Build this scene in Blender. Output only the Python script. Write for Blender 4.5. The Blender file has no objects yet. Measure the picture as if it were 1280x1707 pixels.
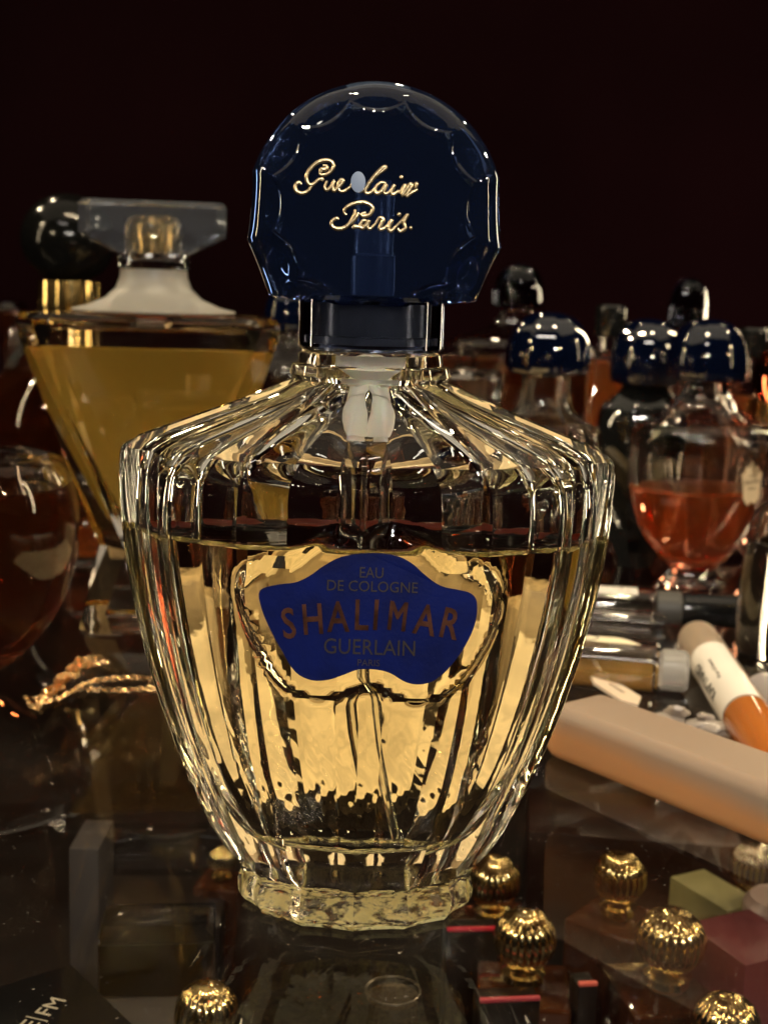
import bpy, bmesh, math, random
from mathutils import Vector, Matrix
rnd = random.Random(7)
MM = 0.001
C = bpy.context.scene.collection
scn = bpy.context.scene
PI = math.pi

# ------------------------------------------------------------------ camera
HC, D0, F = 107.0, 220.0, 2200.0
pitch = math.atan((853.5 - 480) / F); roll = math.radians(1.8)
_f = Vector((0, math.cos(pitch), -math.sin(pitch))); _r = Vector((1, 0, 0)); _u = Vector((0, math.sin(pitch), math.cos(pitch)))
CR = _r * math.cos(roll) + _u * math.sin(roll); CU = -_r * math.sin(roll) + _u * math.cos(roll)
EYE = Vector((0, -D0, HC))
def on_y(x, y, Y=0.0):
    d = _f + CR * ((x - 640) / F) + CU * ((853.5 - y) / F); return EYE + d * ((Y - EYE.y) / d.y)
def on_z(x, y, Z=0.0):
    d = _f + CR * ((x - 640) / F) + CU * ((853.5 - y) / F); return EYE + d * ((Z - EYE.z) / d.z)
cam = bpy.data.cameras.new('camera'); camo = bpy.data.objects.new('camera', cam); C.objects.link(camo)
camo.matrix_world = Matrix(((CR.x, CU.x, -_f.x, EYE.x * MM), (CR.y, CU.y, -_f.y, EYE.y * MM), (CR.z, CU.z, -_f.z, EYE.z * MM), (0, 0, 0, 1)))
cam.sensor_fit = 'HORIZONTAL'; cam.sensor_width = 36; cam.lens = F / 1280 * 36
cam.clip_start = 0.01; cam.clip_end = 20
cam.dof.use_dof = True; cam.dof.focus_distance = 0.208; cam.dof.aperture_fstop = 45
scn.camera = camo

# ------------------------------------------------------------------ world, lamps, exposure
w = bpy.data.worlds.new('World'); scn.world = w; w.use_nodes = True
w.node_tree.nodes['Background'].inputs[0].default_value = (1.0, 0.62, 0.45, 1)
w.node_tree.nodes['Background'].inputs[1].default_value = 0.003
def lamp(name, loc, aim, size, power, col, shape='DISK', size_y=None):
    l = bpy.data.lights.new(name, 'AREA'); l.shape = shape; l.size = size * MM; l.energy = power; l.color = col
    if size_y: l.size_y = size_y * MM
    o = bpy.data.objects.new(name, l); C.objects.link(o); o.location = Vector(loc) * MM
    o.rotation_euler = (Vector(aim) - Vector(loc)).to_track_quat('-Z', 'Y').to_euler(); return o
WARM = (1.0, 0.80, 0.50); WHITE = (1.0, 0.93, 0.80)
# shop spot lamps in a row over the viewer, a ceiling track, then small lamps and strips added for sparkle and streaks
for k in range(4):
    lamp('spot_lamp', (10 + 70 * k, -620, 330), (0, 0, 20), 18, .55, WHITE)
for k in range(3):
    lamp('track_lamp', (-90 + 110 * k, 20, 690), (0, 40, 0), 20, .8, WARM)
for x, y, z, e in ((-420, 420, 420, .5), (-330, 560, 520, .5), (40, 600, 520, .45), (360, 560, 540, .5), (480, 380, 430, .5), (-520, 60, 380, .5), (560, 20, 360, .5), (-380, -260, 250, .4), (420, -200, 260, .4)):
    lamp('sparkle_fill', (x, y, z), (0, 40, 40), 16, e, WARM)  # extra lamps all around, added for glints and rim highlights
for x, y in ((-400, 130), (470, 60), (400, 560)):     # upright strips added to put bright streaks in the glass
    lamp('streak_fill', (x, y, 190), (0, 60, 60), 12, .28, WARM, 'RECTANGLE', 260)
lamp('wall_glow_fill', (190, 560, 60), (190, 760, 110), 420, .20, (1, .75, .7), 'RECTANGLE', 60)  # added lamp hidden behind the bottles, gives the wall a low glow
lamp('overhead_fill', (0, 160, 700), (0, 160, 0), 1500, 1.2, (1, .84, .60), 'RECTANGLE', 700)  # added broad fill from above, lends the glass a beige sheen
lamp('ceiling_panel', (-160, -700, 900), (0, 0, 50), 420, 1.2, (1, 0.9, 0.78), 'RECTANGLE', 50)
scn.view_settings.view_transform = 'Standard'; scn.view_settings.look = 'None'
scn.view_settings.exposure = 0.3; scn.view_settings.gamma = 1
scn.cycles.use_denoising = True
scn.cycles.max_bounces = 20; scn.cycles.transmission_bounces = 20; scn.cycles.glossy_bounces = 10
scn.cycles.diffuse_bounces = 3; scn.cycles.transparent_max_bounces = 16; scn.cycles.volume_bounces = 0
scn.cycles.sample_clamp_indirect = 30; scn.cycles.blur_glossy = 0.3
scn.cycles.caustics_reflective = True; scn.cycles.caustics_refractive = True

# ------------------------------------------------------------------ materials
def mat(name):
    m = bpy.data.materials.new(name); m.use_nodes = True; nt = m.node_tree
    for n in list(nt.nodes): nt.nodes.remove(n)
    out = nt.nodes.new('ShaderNodeOutputMaterial'); return m, nt, out
def add_noise_bump(nt, sh, scale, strength, dist=0.0002):
    tc = nt.nodes.new('ShaderNodeTexCoord'); n = nt.nodes.new('ShaderNodeTexNoise'); n.inputs['Scale'].default_value = scale
    n.inputs['Detail'].default_value = 3
    b = nt.nodes.new('ShaderNodeBump'); b.inputs['Strength'].default_value = strength; b.inputs['Distance'].default_value = dist
    nt.links.new(tc.outputs['Object'], n.inputs['Vector']); nt.links.new(n.outputs[0], b.inputs['Height'])
    nt.links.new(b.outputs[0], sh.inputs['Normal'])
def glass(name, ior=1.5, col=(1, 1, 1), rough=0.0, absorb=None, bump=None):
    m, nt, out = mat(name)
    g = nt.nodes.new('ShaderNodeBsdfGlass'); g.inputs['IOR'].default_value = ior; g.inputs['Color'].default_value = (*col, 1)
    g.inputs['Roughness'].default_value = rough; nt.links.new(g.outputs[0], out.inputs['Surface'])
    if absorb:
        v = nt.nodes.new('ShaderNodeVolumeAbsorption'); v.inputs['Color'].default_value = (*absorb[0], 1)
        v.inputs['Density'].default_value = absorb[1]; nt.links.new(v.outputs[0], out.inputs['Volume'])
    if bump: add_noise_bump(nt, g, *bump)
    return m
def pbr(name, col, rough=0.4, metal=0.0, trans=0.0, coat=0.0, sss=None, var=None, bump=None, ior=1.5, spec=0.5):
    m, nt, out = mat(name)
    p = nt.nodes.new('ShaderNodeBsdfPrincipled'); p.inputs['Base Color'].default_value = (*col, 1)
    p.inputs['Roughness'].default_value = rough; p.inputs['Metallic'].default_value = metal
    p.inputs['Transmission Weight'].default_value = trans; p.inputs['Coat Weight'].default_value = coat; p.inputs['IOR'].default_value = ior
    p.inputs['Coat Roughness'].default_value = 0.03; p.inputs['Specular IOR Level'].default_value = spec
    if sss:
        p.inputs['Subsurface Weight'].default_value = sss[0]; p.inputs['Subsurface Radius'].default_value = (1, .6, .35)
        p.inputs['Subsurface Scale'].default_value = sss[1] * MM
    if var:   # (scale, amount)
        tc = nt.nodes.new('ShaderNodeTexCoord'); n = nt.nodes.new('ShaderNodeTexNoise'); n.inputs['Scale'].default_value = var[0]; n.inputs['Detail'].default_value = 5
        r = nt.nodes.new('ShaderNodeValToRGB')
        r.color_ramp.elements[0].position = .35; r.color_ramp.elements[1].position = .68
        r.color_ramp.elements[0].color = (*[c * (1 - var[1]) for c in col], 1); r.color_ramp.elements[1].color = (*[min(1, c * (1 + var[1])) for c in col], 1)
        nt.links.new(tc.outputs['Object'], n.inputs['Vector']); nt.links.new(n.outputs[0], r.inputs[0]); nt.links.new(r.outputs[0], p.inputs['Base Color'])
    if bump: add_noise_bump(nt, p, *bump)
    nt.links.new(p.outputs[0], out.inputs['Surface']); return m
def sheet_glass(name, tint, rough=0.0, ior=1.5):
    m, nt, out = mat(name)
    t = nt.nodes.new('ShaderNodeBsdfTransparent'); t.inputs[0].default_value = (*tint, 1)
    g = nt.nodes.new('ShaderNodeBsdfGlossy'); g.inputs['Roughness'].default_value = rough
    f = nt.nodes.new('ShaderNodeFresnel'); f.inputs['IOR'].default_value = ior
    ge = nt.nodes.new('ShaderNodeNewGeometry'); mr = nt.nodes.new('ShaderNodeMapRange')     # leaving the pane reflects as much as entering it
    mr.inputs['To Min'].default_value = ior; mr.inputs['To Max'].default_value = 1 / ior
    nt.links.new(ge.outputs['Backfacing'], mr.inputs['Value']); nt.links.new(mr.outputs[0], f.inputs['IOR'])
    x = nt.nodes.new('ShaderNodeMixShader'); nt.links.new(f.outputs[0], x.inputs[0]); nt.links.new(t.outputs[0], x.inputs[1]); nt.links.new(g.outputs[0], x.inputs[2])
    tc = nt.nodes.new('ShaderNodeTexCoord'); n = nt.nodes.new('ShaderNodeTexNoise'); n.inputs['Scale'].default_value = 1100; n.inputs['Detail'].default_value = 2
    n2 = nt.nodes.new('ShaderNodeTexNoise'); n2.inputs['Scale'].default_value = 28; n2.inputs['Detail'].default_value = 4      # dust and smears
    r = nt.nodes.new('ShaderNodeMapRange'); r.inputs['From Min'].default_value = .72; r.inputs['From Max'].default_value = .80; r.inputs['To Max'].default_value = .25
    r2 = nt.nodes.new('ShaderNodeMapRange'); r2.inputs['From Min'].default_value = .5; r2.inputs['From Max'].default_value = .75; r2.inputs['To Max'].default_value = .007
    ad = nt.nodes.new('ShaderNodeMath'); ad.operation = 'ADD'; d = nt.nodes.new('ShaderNodeBsdfDiffuse'); d.inputs[0].default_value = (.6, .55, .5, 1); y = nt.nodes.new('ShaderNodeMixShader')
    nt.links.new(tc.outputs['Object'], n.inputs['Vector']); nt.links.new(tc.outputs['Object'], n2.inputs['Vector']); nt.links.new(n.outputs[0], r.inputs['Value']); nt.links.new(n2.outputs[0], r2.inputs['Value'])
    nt.links.new(r.outputs[0], ad.inputs[0]); nt.links.new(r2.outputs[0], ad.inputs[1]); nt.links.new(ad.outputs[0], y.inputs[0]); nt.links.new(x.outputs[0], y.inputs[1]); nt.links.new(d.outputs[0], y.inputs[2])
    nt.links.new(y.outputs[0], out.inputs['Surface']); return m

GLASS = glass('clear_glass', 1.5, (1, 1, .99), bump=(110, .16, .0006))
GLASS_BG = glass('clear_glass_smooth', 1.5, (.97, .96, .95))
NAVY = pbr('navy_plastic', (.004, .010, .05), .07, coat=1.0, spec=.6)
NAVY_CLEAR = pbr('navy_clear_plastic', (.055, .10, .28), .025, trans=.95, ior=1.49)
COLLAR = glass('smoke_clear_plastic', 1.49, (.9, .93, 1), absorb=((.2, .24, .4), 70))
GOLD = pbr('gold', (.80, .56, .22), .16, 1.0)
GOLDLEAF = pbr('gold_leaf', (.78, .62, .38), .3, 1.0, bump=(4000, .6, .00005))
BLUE = pbr('blue_label', (.001, .006, .085), .38, spec=.35, bump=(1800, .35, .00008), var=(160, .25))
COPPER = pbr('copper_print', (.22, .09, .06), .28, .8, var=(300, .5))
PALEGOLD = pbr('pale_gold_print', (.36, .30, .25), .3, 1.0)
WHITE_P = pbr('white_plastic', (.82, .80, .76), .35, sss=(.4, 1.0))
TUBE = glass('clear_tube', 1.42, (.95, .95, .93), .12)

# ------------------------------------------------------------------ mesh helpers (millimetres in, metres out)
def link(name, verts, faces, m=None, parent=None, smooth=True, sharp=28, loc=None):
    me = bpy.data.meshes.new(name); me.from_pydata([tuple(c * MM for c in v) for v in verts], [], faces); me.update()
    bm = bmesh.new(); bm.from_mesh(me); bmesh.ops.recalc_face_normals(bm, faces=bm.faces) if not name.endswith('!') else None
    bm.to_mesh(me); bm.free()
    if smooth:
        me.polygons.foreach_set('use_smooth', [True] * len(me.polygons))
        if sharp: me.set_sharp_from_angle(angle=math.radians(sharp))
    if m: me.materials.append(m)
    o = bpy.data.objects.new(name, me); C.objects.link(o)
    if parent: o.parent = parent
    if loc: o.location = Vector(loc) * MM
    return o
def raw(name, verts, faces, m, parent=None, smooth=True, sharp=28, flip=False):
    if flip: faces = [tuple(reversed(f)) for f in faces]
    me = bpy.data.meshes.new(name); me.from_pydata([tuple(c * MM for c in v) for v in verts], [], faces); me.update()
    if smooth:
        me.polygons.foreach_set('use_smooth', [True] * len(me.polygons)); me.set_sharp_from_angle(angle=math.radians(sharp))
    me.materials.append(m); o = bpy.data.objects.new(name, me); C.objects.link(o)
    if parent: o.parent = parent
    return o
def thing(name, label, cat, loc=(0, 0, 0), rz=0, group=None):
    o = bpy.data.objects.new(name, None); C.objects.link(o); o.empty_display_size = .01
    o.location = Vector(loc) * MM; o.rotation_euler = (0, 0, rz); return tag(o, label, cat, group)
def tag(o, label, cat, group=None):
    o['label'] = label; o['category'] = cat
    if group: o['group'] = group
    return o
def loft(rings, cap0=False, cap1=False):
    """rings ordered; outward normals when rings run upward and points run counter-clockwise"""
    V = []; Fc = []; n = len(rings[0])
    for r in rings: V += r
    for i in range(len(rings) - 1):
        a, b = i * n, (i + 1) * n
        for k in range(n):
            k2 = (k + 1) % n; Fc.append((a + k, a + k2, b + k2, b + k))
    if cap0: Fc.append(tuple(reversed(range(n))))
    if cap1: Fc.append(tuple(range((len(rings) - 1) * n, len(rings) * n)))
    return V, Fc
def section(rx, ry, z, n=224, flutes=0, depth=0, phase=.5, power=2.0):
    pts = []
    for k in range(n):
        t = 2 * PI * k / n; c, s = math.cos(t), math.sin(t); q = 1.0
        if power != 2.0: q = 1 / (abs(c) ** power + abs(s) ** power) ** (1 / power)
        if flutes and depth:
            u = (t * flutes / (2 * PI) + phase) % 1.0; ss = 2 * u - 1; q *= 1 - depth / max(rx, ry) * (1 - ss * ss)
        pts.append((rx * c * q, ry * s * q, z))
    return pts
def resample(prof, step, w=0.5):
    """catmull-rom through profile rows (tuples); rows flagged by last value 1 are kept as corners"""
    out = []
    n = len(prof)
    for i in range(n - 1):
        p1, p2 = prof[i], prof[i + 1]
        p0 = prof[i - 1] if i > 0 and not p1[-1] else tuple(2 * a - b for a, b in zip(p1, p2))
        p3 = prof[i + 2] if i + 2 < n and not p2[-1] else tuple(2 * b - a for a, b in zip(p1, p2))
        L = math.dist((p1[0], p1[2]), (p2[0], p2[2])); m = max(1, int(L / step))
        for j in range(m):
            t = j / m
            out.append(tuple(.5 * ((2 * b) + (-a + c) * t + (2 * a - 5 * b + 4 * c - d) * t * t + (-a + 3 * b - 3 * c + d) * t ** 3) for a, b, c, d in zip(p0, p1, p2, p3))[:-1])
    out.append(prof[-1][:-1]); return out
def tube(pts, r, n=12, closed=False, taper=None):
    P = [Vector(p) for p in pts]; rings = []; up = Vector((0, 0, 1)); N = len(P); prev = None
    for i, p in enumerate(P):
        t = (P[(i + 1) % N] - P[i - 1]) if closed or 0 < i < N - 1 else (P[1] - P[0] if i == 0 else P[-1] - P[-2])
        t.normalize()
        if prev is None:
            a = t.cross(up); a = a if a.length > 1e-3 else t.cross(Vector((1, 0, 0)))
        else: a = prev - t * prev.dot(t)
        a.normalize(); prev = a; b = t.cross(a)
        rr = r * (taper[i] if taper else 1)
        rings.append([tuple(p + (a * math.cos(2 * PI * k / n) + b * math.sin(2 * PI * k / n)) * rr) for k in range(n)])
    V, Fc = loft(rings, not closed, not closed)
    if closed:
        a0 = (N - 1) * n
        for k in range(n): Fc.append((a0 + k, a0 + (k + 1) % n, (k + 1) % n, k))
    return V, Fc
def join(parts):
    V = []; Fc = []
    for v, f in parts:
        o = len(V); V += list(v); Fc += [tuple(i + o for i in q) for q in f]
    return V, Fc
def xf(mesh, M):
    return [tuple(M @ Vector(v)) for v in mesh[0]], mesh[1]
def spline(pts, per=8, closed=False):
    P = [Vector(p) for p in pts]; n = len(P); out = []
    for i in range(n if closed else n - 1):
        a = P[i - 1] if (closed or i > 0) else P[0]; b = P[i]; c = P[(i + 1) % n]; d = P[(i + 2) % n] if (closed or i + 2 < n) else P[-1]
        for j in range(per):
            t = j / per; out.append(.5 * ((2 * b) + (c - a) * t + (2 * a - 5 * b + 4 * c - d) * t * t + (3 * b - a - 3 * c + d) * t ** 3))
    if not closed: out.append(P[-1])
    return out
def subdiv(mesh, cuts=3):
    bm = bmesh.new(); vs = [bm.verts.new(v) for v in mesh[0]]
    for f in mesh[1]:
        try: bm.faces.new([vs[i] for i in f])
        except ValueError: pass
    bmesh.ops.triangulate(bm, faces=bm.faces[:]); bmesh.ops.subdivide_edges(bm, edges=bm.edges[:], cuts=cuts, use_grid_fill=True); bm.verts.index_update()
    out = ([tuple(v.co) for v in bm.verts], [tuple(v.index for v in f.verts) for f in bm.faces]); bm.free(); return out
def glyphs(items, bold=0.0):
    """items: (text, size, Matrix in mm) -> joined flat-thick mesh"""
    out = []
    for s, size, M, ext in items:
        cu = bpy.data.curves.new('t', 'FONT'); cu.body = s; cu.size = size; cu.extrude = ext; cu.align_x = 'CENTER'; cu.resolution_u = 3; cu.offset = bold * size
        ob = bpy.data.objects.new('t', cu); me = bpy.data.meshes.new_from_object(ob)
        out.append(([tuple(M @ v.co) for v in me.vertices], [tuple(p.vertices) for p in me.polygons]))
        bpy.data.objects.remove(ob); bpy.data.curves.remove(cu); bpy.data.meshes.remove(me)
    return join(out)
def fit_text(t, size, xc, yb, wpx, slope=0.0, ext=.02):
    g0 = glyphs([(t, size, Matrix.Identity(4), 0)]); W = max(v[0] for v in g0[0]) - min(v[0] for v in g0[0])
    return (t, size, place(xc, yb, -math.atan(slope), sx=wpx * 199 / F / W), ext)
def prism(poly, y0, y1, axis='y'):
    """polygon of (a,b) -> closed slab"""
    n = len(poly); g = (lambda p, d: (p[0], d, p[1])) if axis == 'y' else (lambda p, d: (p[0], p[1], d))
    V = [g(p, y0) for p in poly] + [g(p, y1) for p in poly]
    return V, [tuple(range(n)), tuple(range(2 * n - 1, n - 1, -1))] + [(k, k + n, (k + 1) % n + n, (k + 1) % n) for k in range(n)]
def rbox(sx, sy, sz, r, seg=3, centre=(0, 0, 0)):
    bm = bmesh.new(); bmesh.ops.create_cube(bm, size=1)
    for v in bm.verts: v.co = Vector((v.co.x * sx + centre[0], v.co.y * sy + centre[1], v.co.z * sz + centre[2]))
    bmesh.ops.bevel(bm, geom=bm.edges[:], offset=r, segments=seg, profile=.5, affect='EDGES')
    bm.verts.index_update(); out = ([tuple(v.co) for v in bm.verts], [tuple(v.index for v in f.verts) for f in bm.faces]); bm.free(); return out
def lathe(prof, n=48, **k):
    return loft([section(max(r, .01), max(r, .01), z, n, **k) for r, z in prof], True, True)
def vessel(root, outer, inner, level, gm, lm, n=96, flutes=0, phase=.5, power=2.0, deform=None, glass_name='glass_body', liquid_name='perfume', inner_flutes=0):
    """outer rows (rx, ry, z, depth) from foot centre up to lip; inner rows from lip down to the cavity floor. liquid fills below level."""
    R1 = [section(r[0], r[1], r[2], n, flutes, r[3], phase, power) for r in outer]
    up = [r for r in inner if r[2] > level]; dn = [r for r in inner if r[2] <= level]
    a, b = up[-1], dn[0]; t = (a[2] - level) / (a[2] - b[2]); m_ = tuple(a[i] * (1 - t) + b[i] * t for i in range(4)); m_ = (m_[0], m_[1], level, m_[3])
    R2 = [section(r[0], r[1], r[2], n, inner_flutes, r[3], phase, power) for r in up + [m_]]
    if deform: R1 = [[deform(p) for p in r] for r in R1]
    V, Fc = loft(R1 + R2, True, False)
    g = raw(glass_name, V, Fc, gm, root)
    # liquid: floor up to the wall line, a small meniscus, then the flat top
    wall = [section(r[0], r[1], r[2], n, inner_flutes, r[3], phase, power) for r in reversed([m_] + dn)]
    k = m_[0]; mr = [(m_[0] - .5, m_[1] - .5, level - .55), (m_[0] - 1.3, m_[1] - 1.3, level - .95), (m_[0] * .5, m_[1] * .5, level - 1.0), (.05, .05, level - 1.0)]
    top = [section(a, b, z, n, inner_flutes, m_[3] if i < 2 else 0, phase, power) for i, (a, b, z) in enumerate(mr)]
    # side wall (glass to liquid) and free surface (air to liquid) have their own index
    V, Fc = loft(wall + top, True, True)
    l = raw(liquid_name, V, Fc, lm[0], root); l.data.materials.append(lm[1])
    for p in l.data.polygons:
        if all(l.data.vertices[i].co.z > (level - 1.05) * MM for i in p.vertices) and abs(p.normal.z) > .3: p.material_index = 1
    return g, l
def liquid(name, absorb, n=1.36):
    a = glass(name, n / 1.5, (1, 1, 1), absorb=absorb); b = glass(name + '_surface', n, (1, 1, 1), absorb=absorb); return a, b
# ------------------------------------------------------------------ setting
SHELF = sheet_glass('shelf_glass', (.95, .94, .93), 0.0, 1.52)
s = link('glass_shelf', *rbox(1100, 800, 6, .8, 2, (0, 250, -3)), SHELF); s['kind'] = 'structure'
s = link('back_wall', *rbox(2400, 20, 1800, 1, 1, (0, 760, 300)), pbr('burgundy_wall', (.006, .0018, .0024), .9, var=(3, .3), spec=0)); s['kind'] = 'structure'
s = link('lower_shelf', *rbox(1400, 1000, 8, .8, 1, (0, 250, -112)), pbr('dark_lacquer', (.007, .004, .003), .55, spec=.2, var=(14, .5))); s['kind'] = 'structure'

# ------------------------------------------------------------------ main bottle
AX = -3.0
root = thing('perfume_bottle', 'large fluted clear glass bottle of pale yellow cologne with blue medallion, front and centre', 'perfume bottle', (AX, 0, 0))
outer = [(.05, .05, 1.6, 0, 0), (17.6, 11.8, 1.4, .2, 0), (18.6, 12.6, .0, .5, 0), (19.8, 13.8, .5, .8, 0), (20.9, 15.0, 2.4, 1.0, 0), (21.0, 15.1, 4.6, 1.0, 0), (20.4, 14.5, 6.6, .9, 0), (20.7, 14.3, 7.6, .9, 1),
         (23.3, 15.4, 10.2, 1.0, 0), (26.9, 16.9, 16.6, 1.1, 0), (31.2, 18.5, 27, 1.3, 0), (34.9, 19.8, 37.5, 1.4, 0), (37.7, 20.8, 48, 1.4, 0), (39.9, 21.5, 59, 1.4, 0),
         (41.1, 22, 69.5, 1.3, 0), (41.3, 22.2, 78, 1.2, 0), (41.0, 22, 80.0, 1.2, 1), (39.9, 21.2, 81.0, 1.5, 0), (31, 18.4, 84.6, 1.7, 0), (21.5, 15.6, 88.2, 1.5, 0), (15.2, 13.4, 91.0, .9, 0), (13.0, 12.6, 91.9, .3, 1),
         (13.4, 13.4, 92.8, 0, 0), (13.0, 13.0, 94.3, 0, 0), (12.0, 12.0, 94.6, 0, 1), (11.8, 11.8, 96.3, 0, 0), (11.0, 11.0, 96.7, 0, 1), (6.2, 6.2, 96.7, 0, 1)]
inner = [(6.2, 6.2, 96.7, 0, 1), (6.0, 6.0, 91.0, 0, 0), (8, 7, 88.4, 0, 0), (18, 11.5, 84.4, 0, 0), (29, 15.4, 80.0, 0, 0), (34.5, 16.8, 77.0, 0, 0), (36.0, 17.2, 73.5, 0, 0), (36.2, 17.3, 66, 0, 0), (35.2, 16.9, 57, 0, 0),
         (33.2, 16.0, 47, 0, 0), (30.4, 14.9, 36.5, 0, 0), (26.6, 13.3, 26.5, 0, 0), (22.0, 11.6, 19, 0, 0), (18.6, 10.2, 15.2, 0, 0), (14, 7.6, 13.6, 0, 0), (.05, .05, 13.2, 0, 0)]
inner = [(a, b, z, 1.1 * max(0, min(1, (z - 16) / 12, (88 - z) / 8)), f) for a, b, z, d, f in inner]
outer = [tuple(max(v, .04) if i < 2 else max(v, 0) for i, v in enumerate(r)) for r in resample([(a * (1.012 if 12 < z < 82 else 1), b, z, d * (1.7 if z > 9 else 1.2), f) for a, b, z, d, f in outer], .8)]
inner = [tuple(max(v, .04) if i < 2 else max(v, 0) for i, v in enumerate(r)) for r in resample(inner, 1.0)]
# outline of the blue medallion, traced on the bottle's front plane
LP = [(433, 985), (462, 975), (492, 971), (516, 960), (540, 943), (570, 928), (612, 922), (655, 925), (685, 938), (710, 960), (735, 977), (765, 984), (785, 990), (795, 1005),
      (792, 1040), (775, 1078), (750, 1112), (725, 1134), (700, 1141), (676, 1137), (650, 1122), (625, 1116), (598, 1116), (575, 1124), (548, 1133), (520, 1134), (492, 1120), (470, 1085), (448, 1045), (435, 1012)]
YL = -21.8
lab = []
for x, y in LP:
    p = on_y(x, y, YL); lab.append((p.x - AX, p.z))
labs = [tuple(v)[:2] for v in spline([(a, b, 0) for a, b in lab], 4, True)]
def sdist(px, pz, poly):
    d = 1e9; ins = False; n = len(poly); j = n - 1
    for i in range(n):
        x1, z1 = poly[j]; x2, z2 = poly[i]; dx, dz = x2 - x1, z2 - z1
        t = max(0, min(1, ((px - x1) * dx + (pz - z1) * dz) / (dx * dx + dz * dz + 1e-12)))
        d = min(d, (px - x1 - t * dx) ** 2 + (pz - z1 - t * dz) ** 2)
        if (z1 > pz) != (z2 > pz) and px < (x2 - x1) * (pz - z1) / (z2 - z1) + x1: ins = not ins
        j = i
    return -math.sqrt(d) if ins else math.sqrt(d)
def pad(p):
    x, y, z = p
    if z < 36 and z > 9 and y > 2:      # pressed ripples low on the back wall
        wv = min(1, (36 - z) / 12, (z - 9) / 3); y += wv * (.12 * math.sin(x * 1.25 + 1.6 * math.sin(z * .55)) * math.sin(z * .95 + .5 * math.sin(x * .6)) + .05 * math.sin(x * 2.9 + z * 1.7))
        return (x, y, z)
    if y < -8 and abs(x) < 24 and 38 < z < 76:
        d = sdist(x, z, labs)
        if d < 4.4:
            t = max(0, min(1, (4.4 - d) / 2.2)); t = t * t * (3 - 2 * t)
            yy = YL + .15 * max(0, abs(x) - 8) ** 1.3 * .12
            return (x, y * (1 - t) + min(yy, y + 3) * t, z)
    return p
PERF = liquid('pale_cologne', ((.86, .74, .30), 26))
body, liq = vessel(root, outer, inner, 66.6, GLASS, PERF, n=14 * 24, flutes=14, inner_flutes=28, deform=pad)
# medallion and its lettering
mm_ = root
def ylab(x): return YL + .15 * max(0, abs(x) - 8) ** 1.3 * .12
nL = len(labs); V = [(x, ylab(x) - .12, z) for x, z in labs] + [(x, ylab(x) + .02, z) for x, z in labs]
V2 = [V, [tuple(range(nL)), ] + [(k, (k + 1) % nL, (k + 1) % nL + nL, k + nL) for k in range(nL)]]
medal = link('medallion_label', V2[0], V2[1], BLUE, root, smooth=False)
def place(x, y, ang=0, dy=-.17, sx=1.0):
    p = on_y(x, y, YL); lx = p.x - AX
    return Matrix.Translation((lx, ylab(lx) + dy, p.z)) @ Matrix.Rotation(-ang, 4, 'Y') @ Matrix.Rotation(PI / 2, 4, 'X') @ Matrix.Diagonal((sx, 1, 1, 1))
def arc_text(s, xc, yc, dx, bow, size, sx=1.0, slope=.03, adv=None):
    n = len(s); it = []
    tot = sum(adv) if adv else n - 1
    pos = [0]
    for k in range(n - 1): pos.append(pos[-1] + (adv[k] if adv else 1))
    for k, ch in enumerate(s):
        u = (pos[k] - tot / 2) / (tot / 2); x = xc + dx * u; y = yc + bow * u * u + slope * dx * u
        it.append((ch, size, place(x, y, -math.atan(2 * bow * u / dx + slope) , sx=sx), .02))
    return it
big = []
for ch, x, y in (('S', 484, 1037), ('H', 523, 1030), ('A', 564, 1026), ('L', 601, 1023), ('I', 625, 1023), ('M', 660, 1025), ('A', 705, 1031), ('R', 744, 1037)):
    sl = (x - 612) / 134 * .17 + .02
    big.append((ch, 6.8, place(x, y + 26, -math.atan(sl), sx=.60 if ch == 'M' else .72), .02))
link('large_lettering', *join([glyphs([g for g in big if g[0] != 'M'], .016), *[glyphs([(g[0], g[1], Matrix.Translation((q_, -.004 * i_, 0)) @ g[2], g[3]) for g in big if g[0] == 'M']) for i_, q_ in enumerate((-.1, 0, .1))]]), COPPER, medal, smooth=False)
small = [fit_text('EAU', 2.4, 619, 963, 40), fit_text('DE COLOGNE', 2.4, 620, 986, 154), fit_text('GUERLAIN', 3.5, 616, 1091, 156), fit_text('PARIS', 1.5, 614, 1110, 38)]
link('small_lettering', *glyphs(small), PALEGOLD, medal, smooth=False)
# stippled underside of the foot, refracted lamp glow painted in as gold patches
SG = glass('stippled_glow_glass', 1.5, (1, .93, .74), .05, bump=(900, .45, .0008)); nt = SG.node_tree
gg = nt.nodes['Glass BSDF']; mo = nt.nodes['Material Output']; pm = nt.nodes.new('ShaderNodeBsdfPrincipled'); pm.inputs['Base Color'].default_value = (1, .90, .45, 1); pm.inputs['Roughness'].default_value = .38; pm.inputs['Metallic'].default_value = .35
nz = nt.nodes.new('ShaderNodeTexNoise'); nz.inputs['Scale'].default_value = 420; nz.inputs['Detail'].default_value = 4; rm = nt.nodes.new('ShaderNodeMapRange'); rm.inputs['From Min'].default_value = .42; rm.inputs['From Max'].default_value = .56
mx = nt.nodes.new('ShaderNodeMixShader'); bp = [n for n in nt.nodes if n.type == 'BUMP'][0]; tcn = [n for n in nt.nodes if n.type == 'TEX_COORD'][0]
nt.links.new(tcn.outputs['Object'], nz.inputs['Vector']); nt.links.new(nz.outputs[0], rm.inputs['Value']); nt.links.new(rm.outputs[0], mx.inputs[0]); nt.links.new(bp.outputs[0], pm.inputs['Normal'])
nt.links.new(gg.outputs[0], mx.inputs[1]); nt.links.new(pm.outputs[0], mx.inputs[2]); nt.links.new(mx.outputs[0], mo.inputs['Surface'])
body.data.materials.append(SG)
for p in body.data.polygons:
    if p.center.z < .0016 and p.normal.z < -.2: p.material_index = 1
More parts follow.
